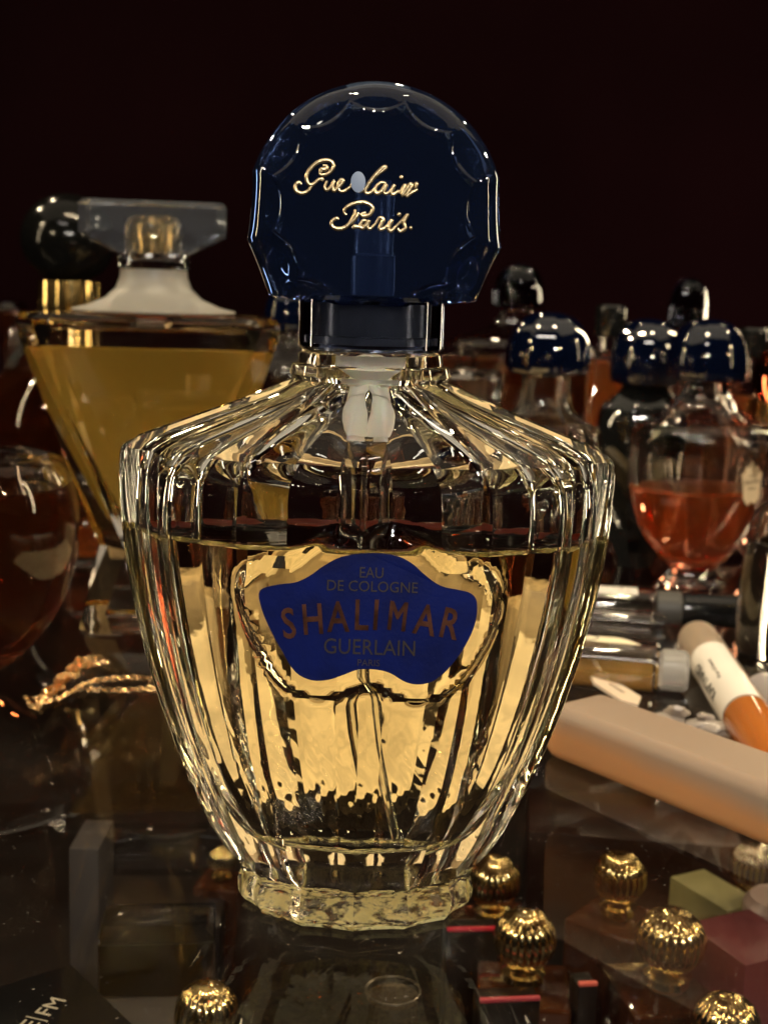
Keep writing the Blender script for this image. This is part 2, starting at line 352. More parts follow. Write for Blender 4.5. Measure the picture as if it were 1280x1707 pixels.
# pump and dip tube
pump = raw('pump', *lathe([(0, 80.6), (2.4, 80.6), (2.5, 81.6), (3.3, 81.8), (3.4, 88.4), (3.7, 88.6), (3.9, 90.6), (3.4, 91.2), (5.9, 93.2), (5.9, 96.6), (0, 96.6)], 32), WHITE_P, root)
tp = spline([(0, 0, 81.5), (.2, -.5, 60), (.5, -1, 40), (3, -2, 26), (6.5, -3, 14.5)], 8)
raw('dip_tube', *tube(tp, .95, 12), TUBE, pump)
# collar
raw('collar', *loft([section(r, r, z, 64) for r, z in [(.05, 96.9), (11.6, 96.9), (12.0, 97.4), (12.0, 104.9), (11.6, 105.6), (.05, 105.6)]], True, True), COLLAR, root)
raw('collar_core', *loft([section(r, r, z, 64) for r, z in [(.05, 97.8), (7.4, 97.8), (7.4, 99), (6.6, 99.2), (6.6, 104.6), (.05, 104.6)]], True, True), pbr('pump_head_grey', (.10, .11, .14), .2, .6), root)
# fan shaped cap: 12 scallops, flat face, wide rim, straight cut at the collar
CZ = 119.6
def fan(radii, y, cz, cut=None, dish=.055):
    out = []; per = 10
    for k in range(12):
        a0 = math.radians(-165 + 30 * k); a1 = a0 + math.radians(30); r0 = radii[k]; r1 = radii[(k + 1) % 12]
        for j in range(per):
            t = j / per; a = a0 + (a1 - a0) * t
            # straight chord pulled in a little: concave scallop
            x = (1 - t) * r0 * math.sin(a0) + t * r1 * math.sin(a1); z = (1 - t) * r0 * math.cos(a0) + t * r1 * math.cos(a1)
            dd = dish if dish > 0 or abs(math.degrees((a0 + a1) / 2)) < 80 else .012
            q = 1 - dd * 4 * t * (1 - t); x *= q; z *= q
            z += cz
            if cut is not None: z = max(z, cut)
            out.append((x, y, z))
    return out
face_r = [17, 16.6, 16.6, 16.6, 16.6, 16.6, 16.6, 16.6, 16.6, 16.6, 16.6, 17]
rim_r = [22, 23.2, 21.4, 20.7, 20.3, 20.0, 20.0, 20.3, 20.7, 21.4, 23.2, 22]
def sc(l, q): return [v * q for v in l]
def mixr(t): return [a * (1 - t) + b * t for a, b in zip(face_r, rim_r)]
rings = [fan(sc(face_r, .02), -8.6, CZ, 104.2, .085), fan(sc(face_r, .97), -8.6, CZ, 104.2, .085), fan(sc(face_r, 1.0), -8.25, CZ, 104.2, .085), fan(sc(face_r, 1.005), -7.6, CZ, 104.2, .075)]
for t, y in ((.28, -7.0), (.55, -5.9), (.78, -4.2), (.93, -2.4), (1, -.8), (1, .8), (.93, 2.4), (.78, 4.2), (.55, 5.9), (.28, 7.3)):
    rings.append(fan(mixr(t), y, CZ, 104.2 + 1.0 * t, .055 - .088 * min(1, t * 1.25)))
rings += [fan(face_r, 8.3, CZ, 104.2), fan(sc(face_r, .975), 8.6, CZ, 104.2), fan(sc(face_r, .02), 8.6, CZ, 104.2)]
cap = link('cap', *loft(rings, True, True), NAVY_CLEAR, root, sharp=34)
# stem inside the cap
link('cap_core', *lathe([(0, 105.8), (3.6, 105.8), (3.6, 112), (3.2, 112.4), (3.2, 122.5), (2.6, 124), (0, 124.2)], 40), pbr('cap_core_grey', (.07, .08, .12), .25, .3), root)
# etched gilt script on the cap: strokes in photograph pixels
S2 = lambda x, y: (470 + x * 260 / 1280, 240 + y * 160 / 788)
YC = -8.75
strokes = [
 [(330, 215), (310, 240), (340, 250), (385, 235), (420, 190), (410, 145), (360, 130), (290, 150), (225, 210), (200, 270), (215, 320), (250, 330), (300, 290), (335, 285), (325, 300)],
 [(335, 175), (365, 180), (355, 205), (320, 205), (312, 235)],
 [(250, 330), (215, 380), (165, 402), (115, 380), (112, 335), (140, 312), (158, 330)],
 [(370, 300), (350, 350), (365, 375), (400, 350), (428, 300), (415, 350), (425, 380), (460, 355), (490, 320), (500, 295), (475, 300), (460, 350), (480, 385), (520, 380), (560, 350)],
 [(560, 350), (590, 300), (600, 320), (640, 310), (620, 370), (650, 385), (690, 350)],
 [(690, 350), (770, 260), (850, 195), (830, 190), (760, 260), (690, 360), (690, 400), (730, 395), (770, 350)],
 [(850, 320), (810, 315), (765, 360), (770, 400), (810, 390), (855, 330), (835, 390), (860, 405), (900, 370)],
 [(900, 370), (925, 330), (895, 390), (915, 410), (960, 380)], [(985, 255), (975, 285)],
 [(960, 400), (1010, 330), (985, 420), (1050, 330), (1060, 350), (1020, 425), (1060, 400), (1115, 370)],
 [(1090, 330), (1105, 325), (1095, 365)],
 [(530, 580), (510, 560), (525, 520), (580, 490), (660, 475), (720, 495), (745, 530), (720, 575), (670, 590), (650, 575), (690, 560)],
 [(605, 535), (590, 580), (560, 640), (520, 680), (460, 695), (410, 670), (412, 630), (450, 605), (460, 620)],
 [(630, 560), (600, 610), (560, 655)],
 [(690, 625), (660, 630), (640, 670), (660, 690), (700, 650), (715, 625), (700, 670), (720, 695), (770, 650)],
 [(770, 650), (800, 605), (830, 620), (800, 690), (830, 695), (870, 660)],
 [(870, 660), (900, 620), (875, 690), (895, 712), (940, 670)], [(968, 560), (955, 590)],
 [(940, 670), (1010, 600), (1030, 580), (1000, 640), (1010, 690), (970, 715), (950, 690)], [(1045, 690), (1070, 685)],
 [(575, 690), (600, 675), (640, 680)]]
parts = []
for st in strokes:
    P = []
    for x, y in st:
        q = on_y(*S2(x, y), YC); P.append((q.x - AX, YC, q.z))
    P = spline(P, 6); nn = len(P); tp_ = [.75 + .45 * math.sin(PI * i / (nn - 1)) for i in range(nn)]
    v, f = tube(P, .27, 8, taper=tp_); v = [(a, YC + (b - YC) * .45, c) for a, b, c in v]; parts.append((v, f))
link('script_lettering', *join(parts), GOLDLEAF, cap, sharp=60)
q = on_y(597, 303, YC); link('painted_reflection', *loft([[(q.x - AX + r * 1.15 * math.cos(t), YC - y, q.z + r * 1.6 * math.sin(t)) for t in [2 * PI * k / 24 for k in range(24)]] for r, y in ((1, 0.1), (1, .34), (.9, .38))], True, True), pbr('pale_reflection', (.25, .32, .48), .5), cap)  # pale oval is a reflection on the cap face, put in as colour
# ------------------------------------------------------------------ bottles standing on the glass shelf behind
def rows_px(axis, Y, rows, ratio=1.0):
    """(y px, half width px, depth mm) rows read at depth Y -> (rx, ry, z, flute)"""
    k = (Y + D0) / F; out = []
    for y, hw, d in rows:
        z = on_y(axis, y, Y).z; out.append((max(hw * k, .04), max(hw * k * ratio, .04), z, d, 0))
    return out
def shrink(rows, t, floor, top=None):
    """cavity rows: same outline pulled in by t, from the lip down to the floor height"""
    r = [(max(a - t, .05), max(b - t, .05), z, d, f) for a, b, z, d, f in rows if z > floor + 1.5]
    r = list(reversed(r)); a = r[-1]
    r += [(a[0] * .8, a[1] * .8, floor + .6, 0, 0), (a[0] * .45, a[1] * .45, floor + .05, 0, 0), (.05, .05, floor, 0, 0)]
    return r
class Base:
    """z - Base gives the height over the shelf, stretched so that the foot touches it and the top stays put"""
    def __init__(self, zb, zt): self.zb = zb; self.k = zt / (zt - zb)
    def __rsub__(self, z): return (z - self.zb) * self.k
def smooth_rows(r, step): return [tuple(max(v, .04) if i < 2 else v for i, v in enumerate(q)) for q in resample(r, step)]
def add_glow(pair, col, k=.3):  # diffuse colour mixed into clear perfume stands for refracted lamp glow
    for m in pair:
        nt = m.node_tree; out = [n for n in nt.nodes if n.type == 'OUTPUT_MATERIAL'][0]; g = [n for n in nt.nodes if n.type == 'BSDF_GLASS'][0]
        d = nt.nodes.new('ShaderNodeBsdfDiffuse'); t = nt.nodes.new('ShaderNodeBsdfTranslucent'); d.inputs[0].default_value = t.inputs[0].default_value = (*col, 1)
        a = nt.nodes.new('ShaderNodeMixShader'); b = nt.nodes.new('ShaderNodeMixShader'); a.inputs[0].default_value = .5; b.inputs[0].default_value = k
        nt.links.new(d.outputs[0], a.inputs[1]); nt.links.new(t.outputs[0], a.inputs[2]); nt.links.new(g.outputs[0], b.inputs[1]); nt.links.new(a.outputs[0], b.inputs[2]); nt.links.new(b.outputs[0], out.inputs['Surface'])
    return pair
AMBER = liquid('amber_perfume', ((.88, .30, .05), 45)); DARKAMBER = liquid('brown_perfume', ((.78, .40, .15), 80))
RED = liquid('red_amber_perfume', ((.96, .36, .08), 30)); YEL = liquid('golden_perfume', ((.95, .76, .20), 18))
add_glow(AMBER, (.6, .2, .05), .07); add_glow(DARKAMBER, (.34, .09, .025), .10); add_glow(RED, (1, .28, .04), .13); add_glow(YEL, (1, .74, .15), .24)
PALE = liquid('clear_perfume', ((.9, .86, .8), 20))
BROWNGLASS = glass('brown_glass', 1.5, (.9, .6, .45), absorb=((.55, .2, .08), 60))
BLACKP = pbr('black_gloss', (.006, .006, .006), .05, coat=1)
DOME = pbr('blue_black_dome', (.0008, .0022, .010), .05, coat=1, spec=.8)
CLEARP = glass('clear_plastic', 1.49, (.96, .97, .98), .03)
FROST = pbr('frosted_collar', (.44, .42, .39), .45, trans=.6, sss=(.3, 4))

def glass_bottle(label, axis, Y, rows, level_y, liq, ratio=.75, flutes=0, rz=0, wall=2.2, floor_y=None, n=96, group=None, cat='perfume bottle', step=1.5):
    X = on_y(axis, rows[len(rows) // 2][0], Y).x
    r = rows_px(axis, Y, rows, ratio); zb = Base(r[0][2], r[-1][2]); r = [(a, b, z - zb, d, f) for a, b, z, d, f in r]     # stands on the shelf
    root = thing('perfume_bottle', label, cat, (X, Y, 0), rz, group)
    o = smooth_rows(r, step); o = [(.05, .05, .8, 0), (o[0][0] * .6, o[0][1] * .6, .8, 0)] + o
    top = o[-1]; lipr = max(top[0] - wall * .8, 1.5)
    inn = smooth_rows(shrink(r, wall, (on_y(axis, floor_y, Y).z - zb) if floor_y else 3), step)
    inn[0] = (lipr, lipr, top[2], 0)
    inn = [q for i, q in enumerate(inn) if i == 0 or q[2] < top[2]]
    vessel(root, o, inn, on_y(axis, level_y, Y).z - zb, GLASS_BG, liq, n=n, flutes=flutes, inner_flutes=0)
    return root, zb, X
def dome(root, X, zb, axis, Y, ytop, ybot, hw, material=DOME, flutes=10, name='dome_cap'):
    k = (Y + D0) / F; R = hw * k; zt = on_y(axis, ytop, Y).z - zb; z0 = on_y(axis, ybot, Y).z - zb; h = zt - z0
    pr = [(.05, z0), (R * .82, z0), (R * .97, z0 + h * .08), (R, z0 + h * .28), (R * .96, z0 + h * .5), (R * .83, z0 + h * .72), (R * .62, z0 + h * .88), (R * .34, z0 + h * .97), (.05, zt)]
    pts = resample([(a, a, b, 0, 0) for a, b in pr], .8)
    return raw(name, *loft([section(max(a, .05), max(a, .05), z, 80, flutes, .5 if a > 3 else 0) for a, _, z, _ in pts], True, True), material, root, sharp=40)

# tall bottle with a wedge body, frosted skirt and clear block stopper
TY = 186.0; TA = 256
tk = (TY + D0) / F
def zt_(y): return on_y(TA, y, TY).z
tx = on_y(TA, 780, TY).x
tz0 = 0.0
tres = thing('perfume_bottle', 'wedge shaped clear bottle of golden perfume with frosted skirt and clear block stopper', 'perfume bottle', (tx, TY, 0), .10)
def oct_(hx, hy, z, ch):
    ch = max(min(ch, min(hx, hy) * .98), .01)
    P = [(hx, -hy + ch), (hx, hy - ch), (hx - ch, hy), (-hx + ch, hy), (-hx, hy - ch), (-hx, -hy + ch), (-hx + ch, -hy), (hx - ch, -hy)]
    return [(a, b, z) for a, b in P]
zs = lambda y: zt_(y) - tz0
o = [oct_(19, 15, 0, 5), oct_(21.5, 17, .8, 6), oct_(21.2, 16.7, 4, 7), oct_(16, 13, zs(905), 9), oct_(17.5, 14, zs(890), 9), oct_(37.5, 23, zs(560), 6), oct_(38.2, 23.5, zs(533), 5), oct_(36.5, 22, zs(524), 6), oct_(10, 10, zs(520), 4), oct_(6, 6, zs(519), 2)]
i_ = [oct_(6, 6, zs(519), 2), oct_(6.2, 6.2, zs(532), 2), oct_(33, 18.5, zs(540), 5), oct_(33.4, 18.8, zs(574), 5)]
V, Fc = loft(o + i_, True, False); raw('glass_body', V, Fc, GLASS_BG, tres, smooth=False)
V, Fc = loft([oct_(5, 4, zs(860), 2), oct_(9, 7, zs(845), 4), oct_(33.4, 18.8, zs(574), 5), oct_(32.4, 17.8, zs(576), 5)], True, True)
l = raw('perfume', V, Fc, YEL[0], tres, smooth=False); l.data.materials.append(YEL[1])
for p in l.data.polygons:
    if p.normal.z > .7: p.material_index = 1
k = tk
sk = raw('frosted_skirt', *lathe([(.1, zs(519)), (24.6, zs(519)), (24.6, zs(516)), (20, zs(510)), (14.6, zs(497)), (11.4, zs(480)), (10.2, zs(462)), (10, zs(449)), (.1, zs(449))], 64), FROST, tres, sharp=50)
raw('neck_ring', *lathe([(.1, zs(448.5)), (10.8, zs(448.5)), (11, zs(444)), (10.6, zs(436)), (11.2, zs(430)), (10.8, zs(424)), (.1, zs(424))], 48), CLEARP, tres)
STOP = pbr('solid_clear_plastic', (.62, .68, .80), .03, trans=.96, ior=1.49)
st = [oct_(11, 6, zs(423), 1.5), oct_(21.5, 8.5, zs(392), 2), oct_(21.7, 8.8, zs(388), 2.6), oct_(21.7, 8.8, zs(343), 2.6), oct_(20.4, 7.6, zs(336), 2)]
stp = raw('block_stopper', *loft(st, True, True), STOP, tres, smooth=False)
raw('stopper_core', *lathe([(.1, zs(421)), (8.6, zs(421)), (8.8, zs(380)), (7.6, zs(364)), (4.4, zs(358)), (.1, zs(357))], 32), GLASS_BG, stp)
raw('gilt_core', *lathe([(.1, zs(418)), (4.6, zs(418)), (4.4, zs(376)), (3.4, zs(368)), (.1, zs(367))], 32), GOLD, stp)

# round bottle with black ball stopper
Y3 = 305
b3, zb, X3 = glass_bottle('round brown perfume bottle with glossy black ball stopper and gold collar, behind the wedge bottle', 117, Y3,
    [(895, 60, 0), (885, 78, 0), (830, 112, 0), (740, 132, 0), (660, 126, 0), (600, 100, 0), (560, 72, 0), (530, 50, 0), (518, 42, 0)], 612, DARKAMBER, 1.0, wall=2.4, group='round amber bottles')
raw('collar', *lathe([(.1, on_y(117, 515, Y3).z - zb), (12.2, on_y(117, 515, Y3).z - zb), (12.4, on_y(117, 508, Y3).z - zb), (12.0, on_y(117, 470, Y3).z - zb), (.1, on_y(117, 468, Y3).z - zb)], 48, flutes=24, depth=.35), GOLD, b3)
zc = on_y(112, 402, Y3).z - zb
raw('ball_stopper', *lathe([(18.6 * math.sin(PI * j / 28), zc - 17.4 * math.cos(PI * j / 28)) for j in range(29)], 64), pbr('black_satin', (.003, .003, .003), .12, spec=.3), b3)

# low round bowl bottle cut by the left edge
Y4 = 128; k4 = (Y4 + D0) / F
rw = [(1112, 80, 0), (1106, 110, 0), (1080, 150, 0), (1030, 195, 0), (970, 226, 0), (910, 241, 0), (860, 244, 0), (810, 238, 0), (775, 226, 0), (760, 215, 0), (754, 190, 0), (744, 90, 0), (734, 40, 0), (705, 34, 0)]
b4, zb, X4 = glass_bottle('wide round clear bottle of brown perfume, cut by the left edge', -113, Y4, rw, 806, DARKAMBER, .8, wall=4.6, floor_y=1062, n=128, group='round amber bottles')
raw('round_cap', *lathe([(.1, 64), (5.4, 64), (6, 66), (6, 80), (5, 82), (.1, 83)], 48), BLACKP, b4)

# fluted urn bottles with blue dome caps
def urn(label, axis, Y, rows, level, liq, dm, ratio=.8, rz=0.0, dmat=DOME, flutes=8, wall=3.0):
    r, zb, X = glass_bottle(label, axis, Y, rows, level, liq, ratio, flutes=flutes, rz=rz, wall=wall, group='small bottles with dark dome caps', floor_y=rows[3][0] - 12)
    z0 = on_y(axis, dm[1], Y).z - zb
    dome(r, X, zb, axis, Y, dm[0], dm[1], dm[2], dmat)
    return r, zb, X
URN = [(990, 60, .8), (980, 62, .8), (966, 46, .6), (954, 40, .4), (944, 50, .6), (905, 88, .9), (850, 112, 1.2), (780, 124, 1.2), (735, 126, 1.0), (716, 120, .8), (700, 92, .9), (680, 64, .8), (655, 46, .3), (622, 42, 0)]
ur, zb, UX = urn('fluted urn bottle of red amber perfume with blue dome cap and cream shield label', 1166, 262, URN, 815, RED, (527, 634, 68), rz=.35)
# cream shield label on its right hand face
shield = [(0, 8.6), (1.6, 6.2), (3, 6.8), (4.4, 4.6), (6.3, 4.2), (5.4, 0), (5, -4.6), (2.6, -7.2), (0, -6.0), (-2.6, -7.2), (-5, -4.6), (-5.4, 0), (-6.3, 4.2), (-4.4, 4.6), (-3, 6.8), (-1.6, 6.2)]
def on_side(root, mesh, ang, rad, z, tilt=0): return xf(mesh, Matrix.Rotation(ang, 4, 'Z') @ Matrix.Translation((0, -rad, z)) @ Matrix.Rotation(tilt, 4, 'X'))
ang = math.radians(22)
lz = on_y(1166, 800, 262).z - zb
CREAM = pbr('cream_label', (.52, .40, .26), .5)
sl = link('shield_label', *on_side(ur, prism(shield, -.25, 0), ang, 22.1, lz, -.06), CREAM, ur, smooth=False)
g = glyphs([('SHALIMAR', 2.1, Matrix.Translation((0, -.3, .4)) @ Matrix.Rotation(PI / 2, 4, 'X'), .02), ('GUERLAIN', 1.1, Matrix.Translation((0, -.3, -1.6)) @ Matrix.Rotation(PI / 2, 4, 'X'), .02), ('PARFUM', .9, Matrix.Translation((0, -.3, 3.0)) @ Matrix.Rotation(PI / 2, 4, 'X'), .02)])
link('lettering', *on_side(ur, g, ang, 22.1, lz, -.06), pbr('dark_ink', (.05, .03, .02), .6), sl, smooth=False)
urn('clear urn bottle with blue black dome cap, just right of the big bottle shoulder', 903, 222, [(994, 50, .8), (984, 52, .8), (968, 38, .6), (958, 34, .4), (948, 42, .6), (905, 72, .9), (850, 90, 1.2), (780, 98, 1.2), (722, 98, 1.0), (706, 92, .8), (694, 70, .9), (680, 52, .8), (660, 43, .3), (618, 40, 0)], 905, AMBER, (523, 622, 71), rz=.1)
BLACKGLASS = glass('black_glass', 1.5, (.15, .17, .2), absorb=((.1, .1, .12), 300))
ur3, zb, X_ = glass_bottle('black glass bottle with dark blue dome cap, behind and left of the red amber urn', 1070, 300, [(925, 30, .5), (915, 34, .5), (900, 40, .6), (860, 62, .9), (790, 76, 1.2), (720, 80, 1), (680, 74, .8), (660, 56, .8), (645, 40, .4), (630, 34, 0)], 720, PALE, .8, flutes=8, group='small bottles with dark dome caps')
ur3.children[0].data.materials[0] = BLACKP
dome(ur3, X_, zb, 1070, 300, 535, 640, 62)
FARR = [(870, 60, .5), (860, 66, .6), (800, 110, 1.2), (740, 130, 1.2), (600, 136, 1.2), (575, 128, 1), (560, 90, .8), (545, 46, .4), (528, 32, 0), (515, 26, 0)]
u4, zb, X_ = glass_bottle('far wide bottle of amber perfume with smoky dome cap behind the big bottle shoulder', 860, 420, FARR, 600, AMBER, .5, flutes=10, group='small bottles with dark dome caps')
SMOKE = glass('smoky_plastic', 1.49, (.9, .92, 1), absorb=((.3, .32, .4), 120))
dome(u4, X_, zb, 860, 420, 435, 512, 42, SMOKE)
raw('spray_core', *lathe([(.1, 100), (4.6, 100), (4.6, 108), (3, 109), (.1, 109)], 24), GOLD, u4) if False else None
u5, zb, X_ = glass_bottle('far bottle with narrow smoky cap, only its top showing between two blue domes', 1143, 420, [(y, h * .62, d) for y, h, d in FARR], 640, AMBER, .5, flutes=10, group='small bottles with dark dome caps')
dome(u5, X_, zb, 1143, 420, 462, 545, 33, SMOKE)
u6, zb, X_ = glass_bottle('dark bottle with small blue cap half hidden behind the left of the big bottle neck', 478, 330, [(890, 40, .5), (880, 46, .6), (830, 74, 1), (760, 84, 1), (640, 84, 1), (610, 76, .8), (590, 50, .6), (570, 28, 0), (550, 24, 0)], 700, AMBER, .8, flutes=8, group='small bottles with dark dome caps')
dome(u6, X_, zb, 478, 330, 478, 552, 40)
# plain amber bottles in the back row
def flask(label, axis, Y, hw, ytop, ybase, level, liq, capm=None, rz=0, ratio=.6, power=6):
    k = (Y + D0) / F; X = on_y(axis, (ytop + ybase) / 2, Y).x; zb = Base(on_y(axis, ybase, Y).z, on_y(axis, ytop, Y).z); h = on_y(axis, ytop, Y).z - zb; hx = hw * k
    root = thing('perfume_bottle', label, 'perfume bottle', (X, Y, 0), rz, 'amber bottles in the back row')
    o = [(hx - 1, hx * ratio - 1, 0, 0), (hx, hx * ratio, 1, 0), (hx, hx * ratio, h - 2, 0), (hx - .6, hx * ratio - .6, h - .6, 0), (hx - 2, hx * ratio - 2, h, 0), (4, 4, h + .2, 0), (4, 4, h + 6, 0), (2.6, 2.6, h + 6, 0)]
    t = 2.6; i = [(2.6, 2.6, h + 6, 0), (2.6, 2.6, h - .8, 0), (hx - t - 1, hx * ratio - t - 1, h - 2.4, 0), (hx - t, hx * ratio - t, h - 4, 0), (hx - t, hx * ratio - t, 7, 0), (hx - t - 1, hx * ratio - t - 1, 5.6, 0), (.05, .05, 5.5, 0)]
    vessel(root, o, i, max(8, on_y(axis, level, Y).z - zb), GLASS_BG, liq, n=80, power=power)
    if capm: raw('cap', *lathe([(.1, h + 6.2), (6, h + 6.2), (6.4, h + 7), (6.4, h + 18), (5.6, h + 19), (.1, h + 19)], 40), capm, root)
    return root
flask('orange amber block bottle glowing between the two blue domes', 1005, 330, 34, 585, 902, 600, RED, BLACKP)
flask('low red amber bottle seen under the waist of the wedge bottle', 196, 268, 92, 855, 962, 872, RED, None, rz=.2)
flask('brown amber bottle behind the wedge bottle, right of the black ball', 330, 330, 90, 600, 905, 640, DARKAMBER, None, rz=-.2)
flask('squat amber bottle behind the shoulder of the clear urn', 770, 330, 60, 615, 905, 680, AMBER, None)
flask('tall amber bottle behind the base of the red amber urn', 1240, 350, 40, 620, 885, 660, RED, BLACKP, rz=.3)
# bottle with gold ring at the right edge
rb, zb, X_ = glass_bottle('round amber bottle with gold ring at the right edge behind the urn', 1302, 320, [(905, 40, 0), (895, 56, 0), (840, 78, 0), (780, 84, 0), (735, 74, 0), (712, 60, 0), (704, 50, 0)], 740, AMBER, 1.0, group='round amber bottles')
z1 = on_y(1302, 700, 320).z - zb; z2 = on_y(1302, 672, 320).z - zb
raw('gold_ring', *lathe([(.1, z1), (15.4, z1), (15.8, z1 + .6), (15.4, z2), (.1, z2)], 48, flutes=20, depth=.4), GOLD, rb)
raw('amber_stopper', *lathe([(.1, z2 + .1)] + [(14.5 * math.sin(PI * (.28 + .72 * j / 20)), z2 + 9.5 - 14.5 * math.cos(PI * (.28 + .72 * j / 20))) for j in range(21)], 48), BROWNGLASS, rb)
eb, zb, X_ = glass_bottle('clear rounded bottle standing at the right edge behind the frosted sample vial', 1345, 152, [(1112, 70, 0), (1104, 92, 0), (1050, 106, 0), (960, 104, 0), (880, 96, 0), (845, 80, 0), (828, 50, 0), (815, 30, 0)], 900, PALE, .8, wall=3, group='clear bottles at the picture edges')
raw('cap', *lathe([(.1, 50), (6, 50), (6, 62), (.1, 62)], 32), GOLD, eb)
hb, zb, X_ = glass_bottle('small clear bottle at the left edge with sparkling neck', -52, 330, [(890, 50, .5), (880, 62, .6), (820, 84, 1), (740, 86, 1), (680, 76, .8), (640, 60, .6), (600, 58, 0), (520, 54, 0), (500, 50, 0)], 700, AMBER, .9, flutes=10, group='clear bottles at the picture edges')
flask('big dark brown bottle far back at the left edge', -40, 470, 84, 500, 815, 520, DARKAMBER, None, power=3)

# ------------------------------------------------------------------ sample vials, lying on the shelf
def lying(root, p0, p1, r):
    """matrix: local X runs from p0 to p1"""
    d = (p1 - p0); L = d.length; a = math.atan2(d.y, d.x)
    root.location = p0 * MM; root.rotation_euler = (0, 0, a); return L
def cyl(x0, x1, r, n=40, bev=.4, rin=None):
    pr = [(x0, .02), (x0, r - bev), (x0 + bev, r), (x1 - bev, r), (x1, r - bev)]
    pr += [(x1, .02)] if rin is None else [(x1, rin), (x0 + 1.2, rin), (x0 + 1.0, rin - .4), (x0 + .9, .02)]
    rings = [[(x, q * math.cos(2 * PI * k / n), q * math.sin(2 * PI * k / n)) for k in range(n)] for x, q in pr]
    return loft(rings, True, True)
def wrap(x0, x1, r, a0, a1, t=.12, n=40, edge=None):
    """paper label on a lying tube, angles from +z towards -y (viewer)"""
    V = []; 
    for j in range(n + 1):
        a = math.radians(a0 + (a1 - a0) * j / n)
        for rr in (r + .04, r + .04 + t):
            for x in (x0, x1): V.append((x + (edge(j / n) if edge and x == x1 else 0), -rr * math.sin(a), rr * math.cos(a)))
    Fc = []
    for j in range(n):
        a, b = 4 * j, 4 * j + 4
        Fc += [(a, b, b + 1, a + 1), (a + 2, a + 3, b + 3, b + 2), (a, a + 2, b + 2, b), (a + 1, b + 1, b + 3, a + 3)]
    Fc += [(0, 1, 3, 2), (4 * n, 4 * n + 2, 4 * n + 3, 4 * n + 1)]
    return V, Fc
def halfcyl(x0, x1, r, h, n=30):
    a0 = math.asin(max(-.99, min(.99, h / r))); pts = [(r * math.cos(PI - a0 + (PI + 2 * a0) * k / n), r * math.sin(PI - a0 + (PI + 2 * a0) * k / n)) for k in range(n + 1)]
    return prism([(a, b) for a, b in pts], x0, x1, 'y')
def swapxy(mesh): return [(y, x, z) for x, y, z in mesh[0]], mesh[1]
PAPER = pbr('white_paper', (.74, .69, .62), .6, bump=(1500, .1, .00005)); INK = pbr('blue_black_ink', (.02, .02, .06), .6)
VG = glass('vial_glass', 1.5, (.99, .98, .97), 0.02)
def txt_on(items): return glyphs(items)
v1 = thing('sample_vial', 'glass sample vial with paper label and long black cap, farthest of the lying vials', 'sample vial')
L = lying(v1, on_z(925, 1004, 6), on_z(1240, 1020, 6), 6)
kx = L / 315.0
link('glass_tube', *cyl(0, 167 * kx, 6.0, rin=4.9), VG, v1); link('plastic_collar', *cyl(167 * kx + .1, 210 * kx, 5.6), pbr('grey_matte_plastic', (.05, .047, .045), .5), v1)
link('black_cap', *cyl(210 * kx + .1, L, 5.5, bev=.7), pbr('black_cap_plastic', (.006, .006, .007), .12, coat=.6), v1)
lb = link('paper_label', *wrap(60 * kx, 136 * kx, 6.0, -70, 40), PAPER, v1)
sc_ = []
for (cx, cy) in ((104, 20), (112, 12), (118, 24), (108, 30), (122, 30)):
    a = math.radians(cy); P = [((cx + rnd.uniform(-3, 3)) * kx, -6.24 * math.sin(a + rnd.uniform(-.12, .12)), 6.24 * math.cos(a)) for _ in range(4)]; sc_.append(tube(P, .09, 6))
link('handwriting', *join(sc_), INK, lb)
v2 = thing('sample_vial', 'slim clear empty glass vial lying between the black capped vial and the yellow one', 'sample vial')
L = lying(v2, on_z(925, 1032, 5), on_z(1108, 1047, 5), 5); link('glass_tube', *cyl(0, L - 4, 5, rin=4), VG, v2); link('clear_stopper', *cyl(L - 3.9, L, 4.4), CLEARP, v2)
v3 = thing('sample_vial', 'clear glass vial half full of yellow liquid with clear cap and cream label', 'sample vial')
L = lying(v3, on_z(918, 1100, 7.4), on_z(1148, 1120, 7.4), 7.4); kx = L / 230
link('glass_tube', *cyl(0, 180 * kx, 7.4, rin=6.3, bev=.8), VG, v3)
link('perfume', *swapxy(halfcyl(1.3, 180 * kx - 1.4, 6.2, -.4)), pbr('yellow_liquid', (.72, .46, .14), .05, trans=.55, sss=(.2, 5)), v3, sharp=30)
link('clear_cap', *cyl(180 * kx + .1, L, 5.7, bev=1), pbr('milky_plastic', (.75, .72, .68), .12, trans=.7), v3)
lb = link('paper_label', *wrap(2, 96 * kx, 7.4, -60, 22, edge=lambda t: 9 * t - 3 * math.sin(t * 3)), pbr('cream_paper', (.72, .64, .45), .6), v3)
circ = [(60 * kx + 3.0 * math.cos(t), -7.62 * math.sin(.1 + .22 * math.sin(t)), 7.62 * math.cos(.1 + .22 * math.sin(t))) for t in [2 * PI * k / 24 for k in range(24)]]
link('drawn_ring', *tube(circ, .12, 6, closed=True), INK, lb)
FR = pbr('frosted_tube_plastic', (.46, .36, .27), .32, trans=.25, sss=(.3, 3))
v4 = thing('sample_vial', 'frosted sample vial with white printed label and orange end, pointing to the lower right', 'sample vial')
L = lying(v4, on_z(1160, 1062, 6), on_z(1330, 1330, 6), 6)
rr = 6.0
pr = [(0 + rr * (1 - math.cos(t)) * .75, max(.02, rr * math.sin(t))) for t in [PI / 2 * j / 8 for j in range(9)]] + [(L * .33, rr), (L * .34, rr * .985), (L, rr * .985), (L, .02)]
link('frosted_tube', *loft([[(x, q * math.cos(2 * PI * k / 40), q * math.sin(2 * PI * k / 40)) for k in range(40)] for x, q in pr], True, True), FR, v4)
link('paper_label', *wrap(L * .22, L * .60, rr, -25, 150), pbr('white_label', (.80, .75, .69), .5), v4)
